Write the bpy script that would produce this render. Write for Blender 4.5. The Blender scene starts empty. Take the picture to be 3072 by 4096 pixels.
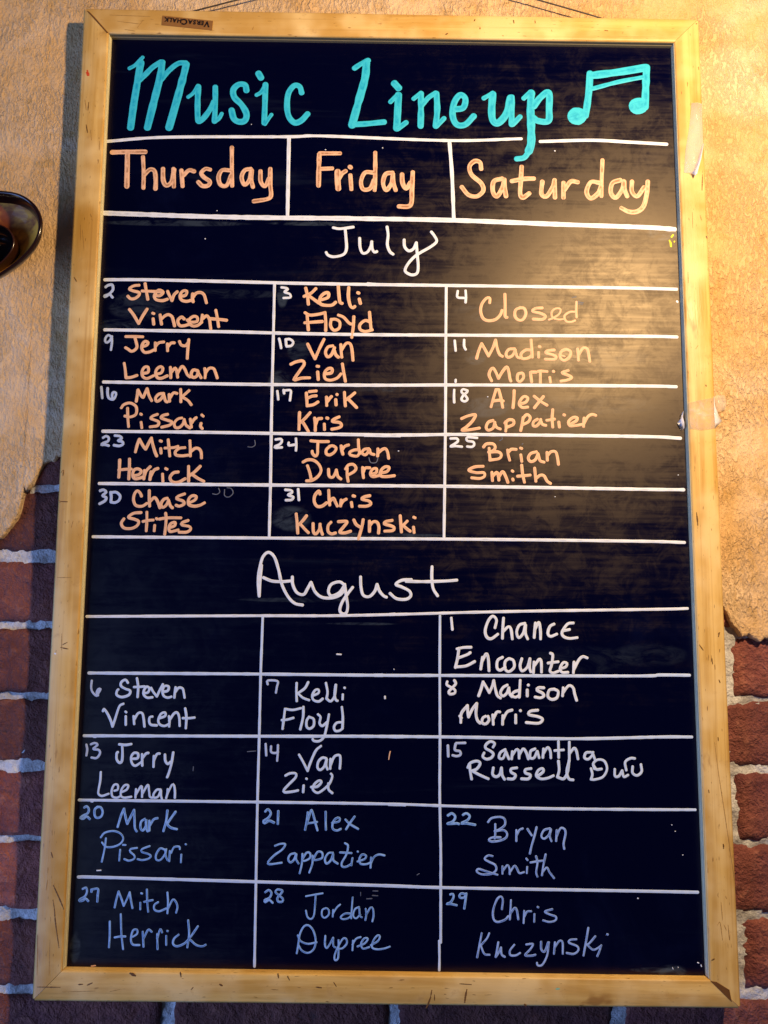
import bpy, bmesh, math, random
import numpy as np
from mathutils import Vector, Matrix
random.seed(7)
S = bpy.context.scene
# ---------------------------------------------------------------- camera
FOC = 3076.0; IW, IH = 3072.0, 4096.0
CAMP = Vector((-0.0089, -0.7283, -0.1124)); PIT, ROL, YAW = 0.1092, 0.008, -0.0051
def basis():
    cp, sp, cy, sy, cr, sr = math.cos(PIT), math.sin(PIT), math.cos(YAW), math.sin(YAW), math.cos(ROL), math.sin(ROL)
    r = Vector((cy, sy, 0)); f = Vector((-sy*cp, cy*cp, sp)); u = r.cross(f)
    return cr*r + sr*u, -sr*r + cr*u, f
CR, CU, CF = basis()
cd = bpy.data.cameras.new('camera'); cam = bpy.data.objects.new('camera', cd); S.collection.objects.link(cam)
cd.sensor_fit = 'VERTICAL'; cd.sensor_height = 36.0; cd.sensor_width = 27.0; cd.lens = FOC/IH*36.0
cd.clip_start = 0.01; cd.clip_end = 100
m = Matrix((CR, CU, -CF)).transposed().to_4x4(); m.translation = CAMP; cam.matrix_world = m
S.camera = cam
# ---------------------------------------------------------------- light
w = bpy.data.worlds.new('World'); S.world = w; w.use_nodes = True
bg = w.node_tree.nodes['Background']; bg.inputs[0].default_value = (0.20, 0.40, 1.0, 1); bg.inputs[1].default_value = 0.045
def lamp(name, kind, loc, col, energy, **k):
    d = bpy.data.lights.new(name, kind); d.color = col; d.energy = energy
    for a, b in k.items(): setattr(d, a, b)
    o = bpy.data.objects.new(name, d); o.location = loc; S.collection.objects.link(o); return o
LW = lamp('warm_bulb', 'POINT', (0.385, -0.62, 0.385), (1.0, 0.72, 0.40), 31.0, shadow_soft_size=0.02)
LD = lamp('daylight_opening', 'AREA', (-2.3, -1.5, -0.9), (0.26, 0.44, 1.0), 50.0, shape='RECTANGLE', size=1.8, size_y=1.8)
LD.rotation_euler = (Vector((0, 0, -0.1)) - LD.location).to_track_quat('-Z', 'Y').to_euler()
S.view_settings.view_transform = 'Standard'; S.view_settings.look = 'None'
S.view_settings.exposure = 0.18; S.view_settings.gamma = 1.0

def at(px, py, y):
    """a pixel of the 3072x4096 photograph -> the point of the plane Y = y it shows"""
    d = CF*FOC + CR*(px - IW/2) - CU*(py - IH/2)
    return CAMP + d*((y - CAMP.y)/d.y)
FRONT, PANEL, WALL, BRICK = -0.025, -0.017, 0.0, 0.005

# ---------------------------------------------------------------- helpers
def link(name, me, mat=None, parent=None):
    o = bpy.data.objects.new(name, me); S.collection.objects.link(o)
    if mat: me.materials.append(mat)
    if parent: o.parent = parent
    return o
def mesh(name, vs, fs, mat=None, parent=None, smooth=False):
    me = bpy.data.meshes.new(name); me.from_pydata([tuple(v) for v in vs], [], fs); me.update()
    if smooth: me.polygons.foreach_set('use_smooth', [True]*len(me.polygons))
    return link(name, me, mat, parent)
def root(name, label, cat, loc=(0, 0, 0)):
    o = bpy.data.objects.new(name, None); o.empty_display_size = .02; S.collection.objects.link(o)
    o.location = loc; o['label'] = label; o['category'] = cat; return o

class N:
    def __init__(s, name):
        s.m = bpy.data.materials.new(name); s.m.use_nodes = True; s.t = s.m.node_tree; s.t.nodes.clear()
        s.out = s.n('ShaderNodeOutputMaterial'); s.b = s.n('ShaderNodeBsdfPrincipled'); s.l(s.b.outputs[0], s.out.inputs[0])
    def n(s, k, **a):
        x = s.t.nodes.new(k)
        for p, v in a.items(): setattr(x, p, v)
        return x
    def l(s, a, b): s.t.links.new(a, b)
    def val(s, sock, v):
        if hasattr(v, 'node'): s.l(v, sock)
        else: sock.default_value = v if not (isinstance(v, tuple) and len(v) == 3 and sock.type == 'RGBA') else v + (1,)
    def pos(s, scale=(1, 1, 1), rot=(0, 0, 0), kind='Object'):
        tc = s.n('ShaderNodeTexCoord'); mp = s.n('ShaderNodeMapping'); mp.inputs['Scale'].default_value = scale
        mp.inputs['Rotation'].default_value = rot; s.l(tc.outputs[kind], mp.inputs[0]); return mp.outputs[0]
    def noise(s, vec, scale, detail=4, rough=.55, dist=0):
        x = s.n('ShaderNodeTexNoise'); s.l(vec, x.inputs['Vector']); x.inputs['Scale'].default_value = scale
        x.inputs['Detail'].default_value = detail; x.inputs['Roughness'].default_value = rough; x.inputs['Distortion'].default_value = dist
        return x.outputs[0]
    def ramp(s, v, a, b, ca=0.0, cb=1.0):
        x = s.n('ShaderNodeMapRange'); x.interpolation_type = 'SMOOTHSTEP'
        s.val(x.inputs[0], v); x.inputs[1].default_value = a; x.inputs[2].default_value = b
        s.val(x.inputs[3], ca); s.val(x.inputs[4], cb); return x.outputs[0]
    def mix(s, f, a, b, mode='MIX'):
        x = s.n('ShaderNodeMix', data_type='RGBA', blend_type=mode); s.val(x.inputs[0], f); s.val(x.inputs[6], a); s.val(x.inputs[7], b)
        return x.outputs[2]
    def math(s, op, a, b=0.0, clamp=False):
        x = s.n('ShaderNodeMath', operation=op); x.use_clamp = clamp; s.val(x.inputs[0], a); s.val(x.inputs[1], b); return x.outputs[0]
    def bump(s, h, strength, dist):
        x = s.n('ShaderNodeBump'); x.inputs['Strength'].default_value = strength; x.inputs['Distance'].default_value = dist
        s.l(h, x.inputs['Height']); s.l(x.outputs[0], s.b.inputs['Normal']); return x
    def set(s, **k):
        for a, v in k.items(): s.val(s.b.inputs[a.replace('_', ' ')], v)
        return s

def wood_mat(name, along):
    """pine: grain runs along X ('x') or Z ('z')"""
    q = N(name); a, c = 6.0, 130.0
    sc = (a, c, c) if along == 'x' else (c, c, a)
    g = q.pos(sc); fine = q.noise(g, 1.0, 5, .6, .4)
    s2 = tuple(v*.16 for v in sc); s2 = (1.6, 34, 34) if along == 'x' else (34, 34, 1.6)
    band = q.noise(q.pos(s2), 1.0, 3, .5, 1.6)
    blotch = q.noise(q.pos(), 14, 3, .6)
    col = q.mix(q.ramp(fine, .35, .7), (0.82, 0.525, 0.16), (0.58, 0.32, 0.07))
    col = q.mix(q.ramp(band, .46, .60), col, (0.60, 0.34, 0.085))
    col = q.mix(q.ramp(blotch, .42, .68), col, (0.86, 0.60, 0.25))
    s4 = (2.5, 260, 260) if along == 'x' else (260, 260, 2.5)
    col = q.mix(q.ramp(q.noise(q.pos(s4), 1.0, 4, .6), .56, .74, 0, .55), col, (0.42, 0.21, 0.05))
    s3 = (110, 620, 620) if along == 'x' else (620, 620, 110)
    fleck = q.noise(q.pos(s3), 1.0, 2, .5)
    col = q.mix(q.ramp(fleck, .66, .74, 0, .8), col, (0.20, 0.085, 0.02))
    sk = (9, 30, 30) if along == 'x' else (30, 30, 9)
    kn = q.noise(q.pos(sk), 1.0, 4, .65, .5)
    col = q.mix(q.ramp(kn, .66, .74, 0, .75), col, (0.34, 0.15, 0.035))
    grime = q.noise(q.pos(), 55, 5, .7)
    col = q.mix(q.ramp(grime, .58, .75, 0, .4), col, (0.40, 0.20, 0.06))
    q.set(Base_Color=col, Roughness=q.ramp(blotch, .3, .7, .36, .52)); q.b.inputs['Specular IOR Level'].default_value = .35
    q.bump(q.math('ADD', fine, q.math('MULTIPLY', fleck, .6)), .35, .0006)
    return q.m
WX, WZ = wood_mat('pine_wood_across', 'x'), wood_mat('pine_wood_upright', 'z')

def stucco_mat():
    q = N('painted_stucco'); p = q.pos()
    big = q.noise(p, 7, 3, .6, .8); mid = q.noise(p, 45, 4, .6, .3); fine = q.noise(p, 420, 3, .6)
    dab = q.noise(q.pos((1, 1, .5), (0, .5, 0)), 290, 5, .6, .3); dab2 = q.noise(q.pos((1, 1, .6), (0, -.35, 0)), 520, 3, .6, .1)
    ar = q.ramp(q.noise(p, 13, 3, .6), .38, .56, .35, 1.0)
    h = q.math('MULTIPLY', q.math('ADD', q.ramp(dab, .40, .60), q.math('MULTIPLY', dab2, .8)), ar)
    col = q.mix(q.ramp(big, .38, .66), (0.79, 0.49, 0.22), (0.88, 0.63, 0.39))
    col = q.mix(q.ramp(mid, .50, .72, 0, .5), col, (0.57, 0.33, 0.09))
    # pits of the trowelled coat tinted darker: relief shade put into the colour
    pit = q.math('MULTIPLY', q.ramp(dab, .44, .34), ar)
    col = q.mix(q.math('MULTIPLY', pit, .55), col, (0.47, 0.25, 0.055))
    col = q.mix(q.ramp(fine, .55, .8, 0, .3), col, (0.5, 0.28, 0.1))
    q.set(Base_Color=col, Roughness=.6); q.b.inputs['Specular IOR Level'].default_value = .3
    q.bump(q.math('ADD', h, q.math('MULTIPLY', fine, 1.0)), .9, .0015)
    return q.m
def brick_mat(name, a, b):
    q = N(name); oi = q.n('ShaderNodeObjectInfo')
    tc = q.n('ShaderNodeTexCoord'); ad = q.n('ShaderNodeVectorMath', operation='ADD'); q.l(tc.outputs['Object'], ad.inputs[0]); q.l(oi.outputs['Location'], ad.inputs[1])
    p = ad.outputs[0]
    big = q.noise(p, 26, 5, .65, .8); fine = q.noise(p, 260, 4, .65); mid = q.noise(p, 85, 5, .72, .3)
    col = q.mix(q.ramp(big, .35, .68), a, b)
    col = q.mix(q.ramp(mid, .52, .72, 0, .6), col, (0.44, 0.17, 0.115))
    col = q.mix(q.ramp(mid, .28, .42, .7, 0), col, (0.045, 0.02, 0.022))
    col = q.mix(q.ramp(fine, .62, .78, 0, .5), col, (0.42, 0.30, 0.24))
    hs = q.n('ShaderNodeHueSaturation'); q.l(col, hs.inputs['Color']); q.l(q.ramp(oi.outputs['Random'], 0, 1, .6, 1.45), hs.inputs['Value'])
    q.set(Base_Color=hs.outputs[0], Roughness=.75)
    q.bump(q.math('ADD', q.math('MULTIPLY', fine, .9), q.math('MULTIPLY', q.ramp(mid, .3, .7), .8)), 1.0, .0035)
    return q.m
def mortar_mat():
    q = N('lime_mortar'); p = q.pos(); a = q.noise(p, 40, 5, .65); f = q.noise(p, 350, 4, .7)
    col = q.mix(q.ramp(a, .35, .65), (0.50, 0.47, 0.46), (0.92, 0.91, 0.93))
    col = q.mix(q.ramp(f, .5, .75, 0, .6), col, (0.20, 0.16, 0.14))
    q.set(Base_Color=col, Roughness=.9); q.bump(q.math('ADD', f, a), .9, .0028); return q.m
SMEARS = [(1165, 2075, 85, 55, .55), (1118, 1535, 50, 60, .6), (1195, 1400, 50, 55, .45), (560, 1225, 140, 70, .35), (470, 1300, 110, 26, .4), (900, 1175, 260, 22, .25), (700, 893, 330, 14, .5), (1250, 895, 200, 10, .6), (1130, 1180, 25, 60, .6), (2650, 935, 70, 32, .9), (1200, 2400, 260, 10, .35), (1450, 2495, 150, 6, .5), (1940, 1630, 110, 45, .5), (1500, 2140, 330, 9, .6), (2050, 1250, 260, 60, .22), (2380, 1430, 250, 60, .22), (2350, 1620, 330, 45, .2), (500, 3880, 260, 9, .8), (900, 3893, 400, 7, .6), (1900, 3905, 500, 7, .6), (2690, 3885, 60, 26, .55), (2610, 3880, 90, 10, .7), (300, 3790, 22, 60, .5), (1900, 1430, 50, 35, .5), (1500, 1560, 150, 10, .5), (2600, 2620, 160, 50, .14), (2300, 2640, 260, 60, .12)]
def board_mat():
    q = N('blackboard_surface'); p = q.pos()
    wipe = q.noise(q.pos((2.2, 1, 30)), 1.6, 5, .62, .5); cloud = q.noise(p, 9, 5, .65, .6); swirl = q.noise(p, 48, 5, .75, .6)
    fine = q.noise(q.pos((5, 1, 90)), 3, 3, .6)
    d = q.math('MULTIPLY', q.ramp(cloud, .52, .8), .75)
    col = q.mix(d, (0.0003, 0.0005, 0.0125), (0.0022, 0.0036, 0.024))
    col = q.mix(q.ramp(wipe, .60, .80, 0, .45), col, (0.010, 0.015, 0.034))
    # old wipe smears and rubbed-out words, where they lie on the board (x, z, half-width, half-height, strength)
    geo = q.n('ShaderNodeNewGeometry'); sx = q.n('ShaderNodeSeparateXYZ'); q.l(geo.outputs['Position'], sx.inputs[0])
    sn = q.noise(q.pos((1, 1, 2.2)), 34, 5, .7, 1.2); tot = None
    for (px, py, rx, rz, st_) in SMEARS:
        c = at(px, py, PANEL); u = q.math('DIVIDE', q.math('SUBTRACT', sx.outputs[0], c.x), rx/4200); v = q.math('DIVIDE', q.math('SUBTRACT', sx.outputs[2], c.z), rz/4200)
        d = q.math('ADD', q.math('MULTIPLY', u, u), q.math('MULTIPLY', v, v)); mk = q.math('MULTIPLY', q.ramp(d, 1.0, .45, 0, st_), q.ramp(sn, .36, .66))
        tot = mk if tot is None else q.math('ADD', tot, mk, True)
    col = q.mix(tot, col, (0.055, 0.075, 0.105))
    ro = q.math('ADD', q.ramp(wipe, .32, .68, .35, .40), q.ramp(swirl, .4, .65, 0, .06))
    ro = q.math('ADD', ro, q.ramp(fine, .3, .7, -.02, .03))
    q.set(Base_Color=col, Roughness=.8); q.b.inputs['Specular IOR Level'].default_value = 0
    # satin sheen of the coating: a tight-tailed lobe, so the board stays black away from the lamp's reflection
    gl = q.n('ShaderNodeBsdfAnisotropic'); gl.distribution = 'BECKMANN'; q.l(ro, gl.inputs['Roughness'])
    fr = q.n('ShaderNodeFresnel'); fr.inputs[0].default_value = 1.45
    q.l(q.mix(fr.outputs[0], (0, 0, 0), (1.0, 0.80, 0.55)), gl.inputs['Color'])
    ad = q.n('ShaderNodeAddShader'); q.l(q.b.outputs[0], ad.inputs[0]); q.l(gl.outputs[0], ad.inputs[1]); q.l(ad.outputs[0], q.out.inputs[0])
    return q.m
def paint_mat(name, solid, thin, amount, rough=.5):
    """chalk-marker paint: dense rims, streaky and thinner along the middle of a stroke (UV.x across, UV.y along)"""
    q = N(name); uv = q.n('ShaderNodeUVMap'); sep = q.n('ShaderNodeSeparateXYZ'); q.l(uv.outputs[0], sep.inputs[0])
    x = q.math('ABSOLUTE', sep.outputs[0])
    core = q.ramp(x, .15, .75, 1.0, 0.0)
    p = q.pos(); n1 = q.noise(p, 120, 3, .6); n2 = q.noise(p, 700, 3, .6)
    f = q.math('MULTIPLY', core, q.ramp(n1, .38, .68)); f = q.math('MULTIPLY', f, amount)
    cv = q.n('ShaderNodeCombineXYZ'); q.l(q.math('MULTIPLY', sep.outputs[0], 2.6), cv.inputs[0]); q.l(q.math('MULTIPLY', sep.outputs[1], 45.0), cv.inputs[1])
    sk = q.noise(cv.outputs[0], 1.0, 3, .6)
    f = q.math('ADD', f, q.math('MULTIPLY', q.ramp(sk, .50, .68), amount*.6), True)
    f = q.math('ADD', f, q.math('MULTIPLY', q.ramp(n2, .55, .8), amount*.3), True)
    col = q.mix(f, solid, thin); q.set(Base_Color=col, Roughness=rough); q.b.inputs['Specular IOR Level'].default_value = .3
    return q.m
PAINT = {
 'teal': paint_mat('turquoise_marker', (0.045, 0.58, 0.76), (0.006, 0.38, 0.60), .9),
 'peach': paint_mat('peach_marker', (0.97, 0.57, 0.35), (0.42, 0.20, 0.10), 1.0),
 'orange': paint_mat('orange_marker', (0.98, 0.56, 0.32), (0.62, 0.34, 0.20), .7),
 'white': paint_mat('white_marker', (0.88, 0.91, 0.98), (0.50, 0.54, 0.64), .6),
 'whitish': paint_mat('pale_blue_marker', (0.52, 0.62, 0.86), (0.36, 0.46, 0.70), .6),
 'skywhite': paint_mat('bluish_white_marker', (0.68, 0.79, 0.98), (0.42, 0.55, 0.82), .6),
 'periwinkle': paint_mat('thin_blue_marker', (0.33, 0.56, 0.98), (0.045, 0.14, 0.40), .95),
 'lilac': paint_mat('thin_lilac_marker', (0.38, 0.55, 0.97), (0.06, 0.14, 0.40), .95),
 'ghost': paint_mat('wiped_chalk', (0.16, 0.18, 0.24), (0.03, 0.035, 0.06), .9),
 'yellow': paint_mat('yellow_marker', (0.85, 0.85, 0.03), (0.6, 0.6, 0.02), .4),
 'red': paint_mat('red_mark', (0.7, 0.06, 0.02), (0.5, 0.08, 0.02), .4),
 'green': paint_mat('green_mark', (0.25, 0.6, 0.4), (0.3, 0.5, 0.3), .4),
 'hazel': paint_mat('faint_wood_scratch', (0.36, 0.185, 0.05), (0.55, 0.31, 0.10), .8),
 'umber': paint_mat('dark_wood_nick', (0.13, 0.055, 0.015), (0.30, 0.15, 0.05), .6),
}
def plain(name, col, rough, spec=.5, **k):
    q = N(name); n = q.noise(q.pos(), 180, 3, .6)
    q.set(Base_Color=q.mix(q.ramp(n, .35, .7, 0, .35), col, tuple(c*.7 for c in col)), Roughness=rough)
    q.b.inputs['Specular IOR Level'].default_value = spec
    for a, v in k.items(): q.b.inputs[a.replace('_', ' ')].default_value = v
    return q.m

# ---------------------------------------------------------------- noise in numpy
rng = np.random.default_rng(5); GT = rng.random((256, 256))
def vnoise(x, y):
    xi, yi = np.floor(x).astype(int), np.floor(y).astype(int); fx, fy = x-xi, y-yi
    fx = fx*fx*(3-2*fx); fy = fy*fy*(3-2*fy); g = lambda a, b: GT[a & 255, b & 255]
    return (g(xi, yi)*(1-fx)+g(xi+1, yi)*fx)*(1-fy)+(g(xi, yi+1)*(1-fx)+g(xi+1, yi+1)*fx)*fy
def fbm(x, y, o=4):
    s = 0; a = .5; t = 0
    for i in range(o): s = s+a*vnoise(x+17*i, y+31*i); t += a; a *= .5; x = x*2.03; y = y*2.03
    return s/t
def grid_mesh(name, V, nu, nv, mat, parent, uvn=None):
    me = bpy.data.meshes.new(name); me.vertices.add(nu*nv); me.vertices.foreach_set('co', V.astype(np.float32).ravel())
    i = (np.arange(nv-1)[:, None]*nu + np.arange(nu-1)[None]).ravel()
    F = np.stack([i, i+1, i+nu+1, i+nu], 1).astype(np.int32)
    me.loops.add(F.size); me.loops.foreach_set('vertex_index', F.ravel())
    me.polygons.add(len(F)); me.polygons.foreach_set('loop_start', np.arange(0, F.size, 4, dtype=np.int32))
    me.polygons.foreach_set('use_smooth', np.ones(len(F), bool)); me.update(calc_edges=True); me.validate()
    return link(name, me, mat, parent)
def axis(lo, hi, step, far, grow=1.12):
    a = list(np.arange(lo, hi+1e-9, step)); s = step; x = a[-1]
    while x < far: s *= grow; x += s; a.append(x)
    s = step; x = a[0]
    while x > -far: s *= grow; x -= s; a.insert(0, x)
    return np.array(a)

# ---------------------------------------------------------------- wall: stucco coat broken away over brick
wall = root('wall', 'orange textured stucco wall broken away over red brick', 'wall')
edge_px = [(-900, 3300), (-500, 2760), (-250, 2430), (-100, 2250), (0, 2142), (40, 2090), (75, 2052), (92, 2010), (100, 1965), (92, 1945), (128, 1915), (150, 1880), (190, 1850), (235, 1815), (330, 1750), (700, 1680), (1500, 1900), (2300, 2250), (2700, 2370), (2850, 2385), (2893, 2413), (2918, 2452), (2926, 2470), (2945, 2508), (2964, 2528), (2972, 2552), (3010, 2558), (3072, 2550), (3500, 2565), (4500, 2600), (9000, 2700)]
EP = [at(a, b, -0.002) for a, b in edge_px]; EX = np.array([p.x for p in EP]); EZ = np.array([p.z for p in EP])
o_ = np.argsort(EX, kind='stable'); EX, EZ = EX[o_], EZ[o_]; EX = np.maximum.accumulate(EX+np.arange(len(EX))*1e-6)
def edge_z(x): return np.interp(x, EX, EZ) + (fbm(x*420+5, x*0+3.3, 3)-.5)*.006 + (fbm(x*110+5, x*0+9.3, 3)-.5)*.014
xs = axis(-.46, .46, .0021, 1.6); ts = np.concatenate([[0], np.arange(.0012, .56, .0021)])
s = .0021; t_ = ts[-1]; tl = []
while t_ < 1.5: s *= 1.12; t_ += s; tl.append(t_)
ts = np.concatenate([ts, tl]); X, T = np.meshgrid(xs, ts); Zg = edge_z(X) + T*(1 + 0*X)
wx = X+.012*(fbm(X*60, Zg*60, 2)-.5); wz = Zg+.012*(fbm(X*60+9, Zg*60+4, 2)-.5)
wr = fbm(wx*170+.4*wz*170, wz*95-.3*wx*95, 3); ridge = 1-np.abs(wr-.5)*5; ridge = np.clip(ridge, 0, 1)**1.5
patch = np.clip((fbm(X*11+3, Zg*9+8, 3)-.40)*5, 0, 1)
H = .0040*(fbm(X*10+1, Zg*13, 3)-.5) + .0006*ridge*(.2+.8*patch) + .0022*(fbm(wx*110+wz*50, wz*80, 4)-.5)*(.3+.7*patch)
edge = np.exp(-T/.004); H = H - .0012*np.exp(-T/.0015) + .0010*(fbm(X*90, Zg*90, 3)-.5)*np.exp(-T/.02)
Y = -.0012-H
V = np.stack([X, Y, Zg], -1)
lip = V[:1].copy(); lip[..., 1] = .009; lip[..., 2] -= .0005; V = np.concatenate([lip, V])
st = grid_mesh('stucco_coat', V.reshape(-1, 3), len(xs), V.shape[0], stucco_mat(), wall)
# mortar bed
mx = axis(-.46, .46, .0026, 1.6); mz0 = np.arange(-.80, .16, .0026); X, Zm = np.meshgrid(mx, mz0)
Y = .0085 - .0060*(fbm(X*80+2, Zm*150, 5)-.35) + .003*fbm(X*300, Zm*300, 2)
grid_mesh('mortar', np.stack([X, Y, Zm], -1).reshape(-1, 3), len(mx), len(mz0), mortar_mat(), wall)
# bricks
BM = [brick_mat('red_brick', (0.21, 0.058, 0.050), (0.32, 0.098, 0.076)), brick_mat('plum_brick', (0.20, 0.055, 0.055), (0.33, 0.10, 0.075))]
def brick_mesh(seed, wd, ht, clip=None):
    nu, nv = 40, 14; u = np.linspace(-1, 1, nu); v = np.linspace(-1, 1, nv); U, Vv = np.meshgrid(u, v)
    k = seed*13.7
    ex = .0030*(fbm(Vv*3+k, U*0+k, 3)-.5)*2; ez = .0042*(fbm(U*9+k, Vv*0+k+3, 4)-.5)*2
    Xb = U*(wd/2)+ex*np.abs(U)**6*np.sign(U); Zb = Vv*(ht/2)+ez*np.abs(Vv)**4*np.sign(Vv)
    rim = np.maximum(np.abs(U)**26, np.abs(Vv)**12)
    Yb = .0035*rim - .0045*(fbm(Xb*55+k, Zb*55, 4)-.5) - .0020*(fbm(Xb*230+k, Zb*230, 2)-.5) + .003*np.clip((fbm(Xb*90+k, Zb*90+7, 2)-.66)*5, 0, .55)
    Vb = np.stack([Xb, Yb, Zb], -1)
    idx = np.zeros((nv+2, nu+2), int); P = np.pad(Vb, ((1, 1), (1, 1), (0, 0)), mode='edge')
    P[0, :, 1] = .03; P[-1, :, 1] = .03; P[:, 0, 1] = .03; P[:, -1, 1] = .03
    return P.reshape(-1, 3), nu+2, nv+2
VAR = []
for i in range(8):
    P, a, b = brick_mesh(i+1, .1915, .0575); ob = grid_mesh('brick', P, a, b, BM[i % 2], wall); VAR.append(ob.data); bpy.data.objects.remove(ob)
row_px = [3970, 3652, 3361, 3069, 2776, 2514, 2218, 1948]
rz = [at(60, p, BRICK).z for p in row_px]; pitch = (rz[-1]-rz[0])/7
jx = [.2112, .3190]; BP = .2042
rows = [(rz[i]+rz[i+1])/2 for i in range(7)]; rows = [rows[0]-pitch*k for k in (5, 4, 3, 2, 1)] + rows + [rows[-1]+pitch, rows[-1]+2*pitch]
for r, z in enumerate(rows):
    k0 = (r-4) % 2
    for k in range(-7, 6):
        x = jx[k0] + BP*(k+.5)
        if z-.03 > max(edge_z(np.array([x-.1, x, x+.1]))) or abs(x) > 1.15: continue
        # what lies wholly behind the board is not built
        if abs(x) < .17 and -.40 < z: continue
        o = bpy.data.objects.new('brick', VAR[random.randrange(8)]); S.collection.objects.link(o); o.parent = wall
        o.location = (x+random.uniform(-.002, .002), BRICK+random.uniform(-.0015, .001), z+random.uniform(-.0015, .0015))
        o.rotation_euler = (0, random.uniform(-.008, .008)+(math.pi if random.random() < .5 else 0), 0)

# ---------------------------------------------------------------- the board
brd = root('chalkboard', 'tall black chalkboard in a pine frame with handwritten music schedule', 'chalkboard', (0, FRONT, at(1536, 4020, FRONT).z))
org = brd.location.copy()
def child(o): o.parent = brd; o.data.transform(Matrix.Translation(-org)); return o
def bobj(name, vs, fs, mat, smooth=False): return child(mesh(name, vs, fs, mat, None, smooth))
OUT = [(334, 31), (2796, 74), (2965, 4036), (127, 4006)]
INN = [(433, 131), (2699, 166), (2841, 3921), (247, 3884)]
Oc = [at(*p, FRONT) for p in OUT]; Ic = [at(*p, FRONT) for p in INN]
cen = sum(Oc, Vector())/4
def rail(i, mat):
    """one mitred rail: profile swept from mitre to mitre, with worn rounded arrises"""
    a, b, c, d = Oc[i], Oc[(i+1) % 4], Ic[(i+1) % 4], Ic[i]
    along = (b-a).normalized(); n = Vector((0, -1, 0))
    prof = [(0.0, .023), (0.0, .0016), (.04, .0005), (.09, 0.0), (.5, -.0001), (.93, 0.0), (.975, .0004), (1.0, .0014), (1.0, .0084), (.995, .023)]
    vs = []; M = 61; P = len(prof)
    for j in range(M):
        t = j/(M-1); t = .5-.5*math.cos(math.pi*t) if 0 else t
        A = a.lerp(b, t); D = d.lerp(c, t)
        wob = .00035*(float(fbm(np.array([t*9+i*7.]), np.array([1.5]), 3)[0])-.5)*2 if 0 < j < M-1 else 0
        out = (A-D).normalized()
        for (f, dep) in prof:
            v = A.lerp(D, f) + Vector((0, dep, 0))
            if f < .5: v = v+out*wob
            vs.append(v)
    # leave a hairline open at the mitres
    for j in range(P): vs[j] = vs[j]+along*.00022; vs[(M-1)*P+j] = vs[(M-1)*P+j]-along*.00022
    # round the outer corners
    for e, sg in ((0, 1), (M-1, -1)):
        for j in range(3): vs[e*P+j] = vs[e*P+j] + along*sg*(.0016 if j < 2 else .0008)
    fs = []
    for j in range(M-1):
        for k in range(P-1): fs.append((j*P+k, (j+1)*P+k, (j+1)*P+k+1, j*P+k+1))
    fs.append(tuple(range(P))); fs.append(tuple(reversed([(M-1)*P+k for k in range(P)])))
    fs = [tuple(reversed(f)) for f in fs]
    o = bobj('frame_rail', vs, fs, mat, True)
    o.data.set_sharp_from_angle(angle=math.radians(50))
    return o
rails = [rail(0, WX), rail(1, WZ), rail(2, WX), rail(3, WZ)]
TRIM = plain('pale_grey_inner_trim', (0.74, 0.66, 0.42), .38, .4); TRIMD = plain('shaded_top_inner_trim', (0.20, 0.17, 0.10), .5, .3)  # top strip is darker: shade of its downward face put into the colour
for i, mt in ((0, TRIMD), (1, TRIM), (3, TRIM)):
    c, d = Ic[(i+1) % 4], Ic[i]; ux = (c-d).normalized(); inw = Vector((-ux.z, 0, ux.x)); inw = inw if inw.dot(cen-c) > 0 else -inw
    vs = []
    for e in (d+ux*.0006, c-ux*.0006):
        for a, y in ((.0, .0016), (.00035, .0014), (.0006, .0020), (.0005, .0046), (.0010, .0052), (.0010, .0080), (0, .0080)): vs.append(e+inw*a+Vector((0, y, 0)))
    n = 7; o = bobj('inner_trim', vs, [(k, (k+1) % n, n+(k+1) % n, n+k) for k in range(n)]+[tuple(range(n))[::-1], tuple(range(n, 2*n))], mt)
    o.parent = rails[i]; bm = bmesh.new(); bm.from_mesh(o.data); bmesh.ops.recalc_face_normals(bm, faces=bm.faces); bm.to_mesh(o.data); bm.free()
pc = [cen+(c-cen)*1.02 for c in Ic]
bobj('board_panel', [Vector((p.x, PANEL, p.z)) for p in pc] + [Vector((p.x, PANEL+.004, p.z)) for p in pc],
     [(0, 3, 2, 1), (4, 5, 6, 7), (0, 1, 5, 4), (1, 2, 6, 5), (2, 3, 7, 6), (3, 0, 4, 7)], board_mat())

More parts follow.
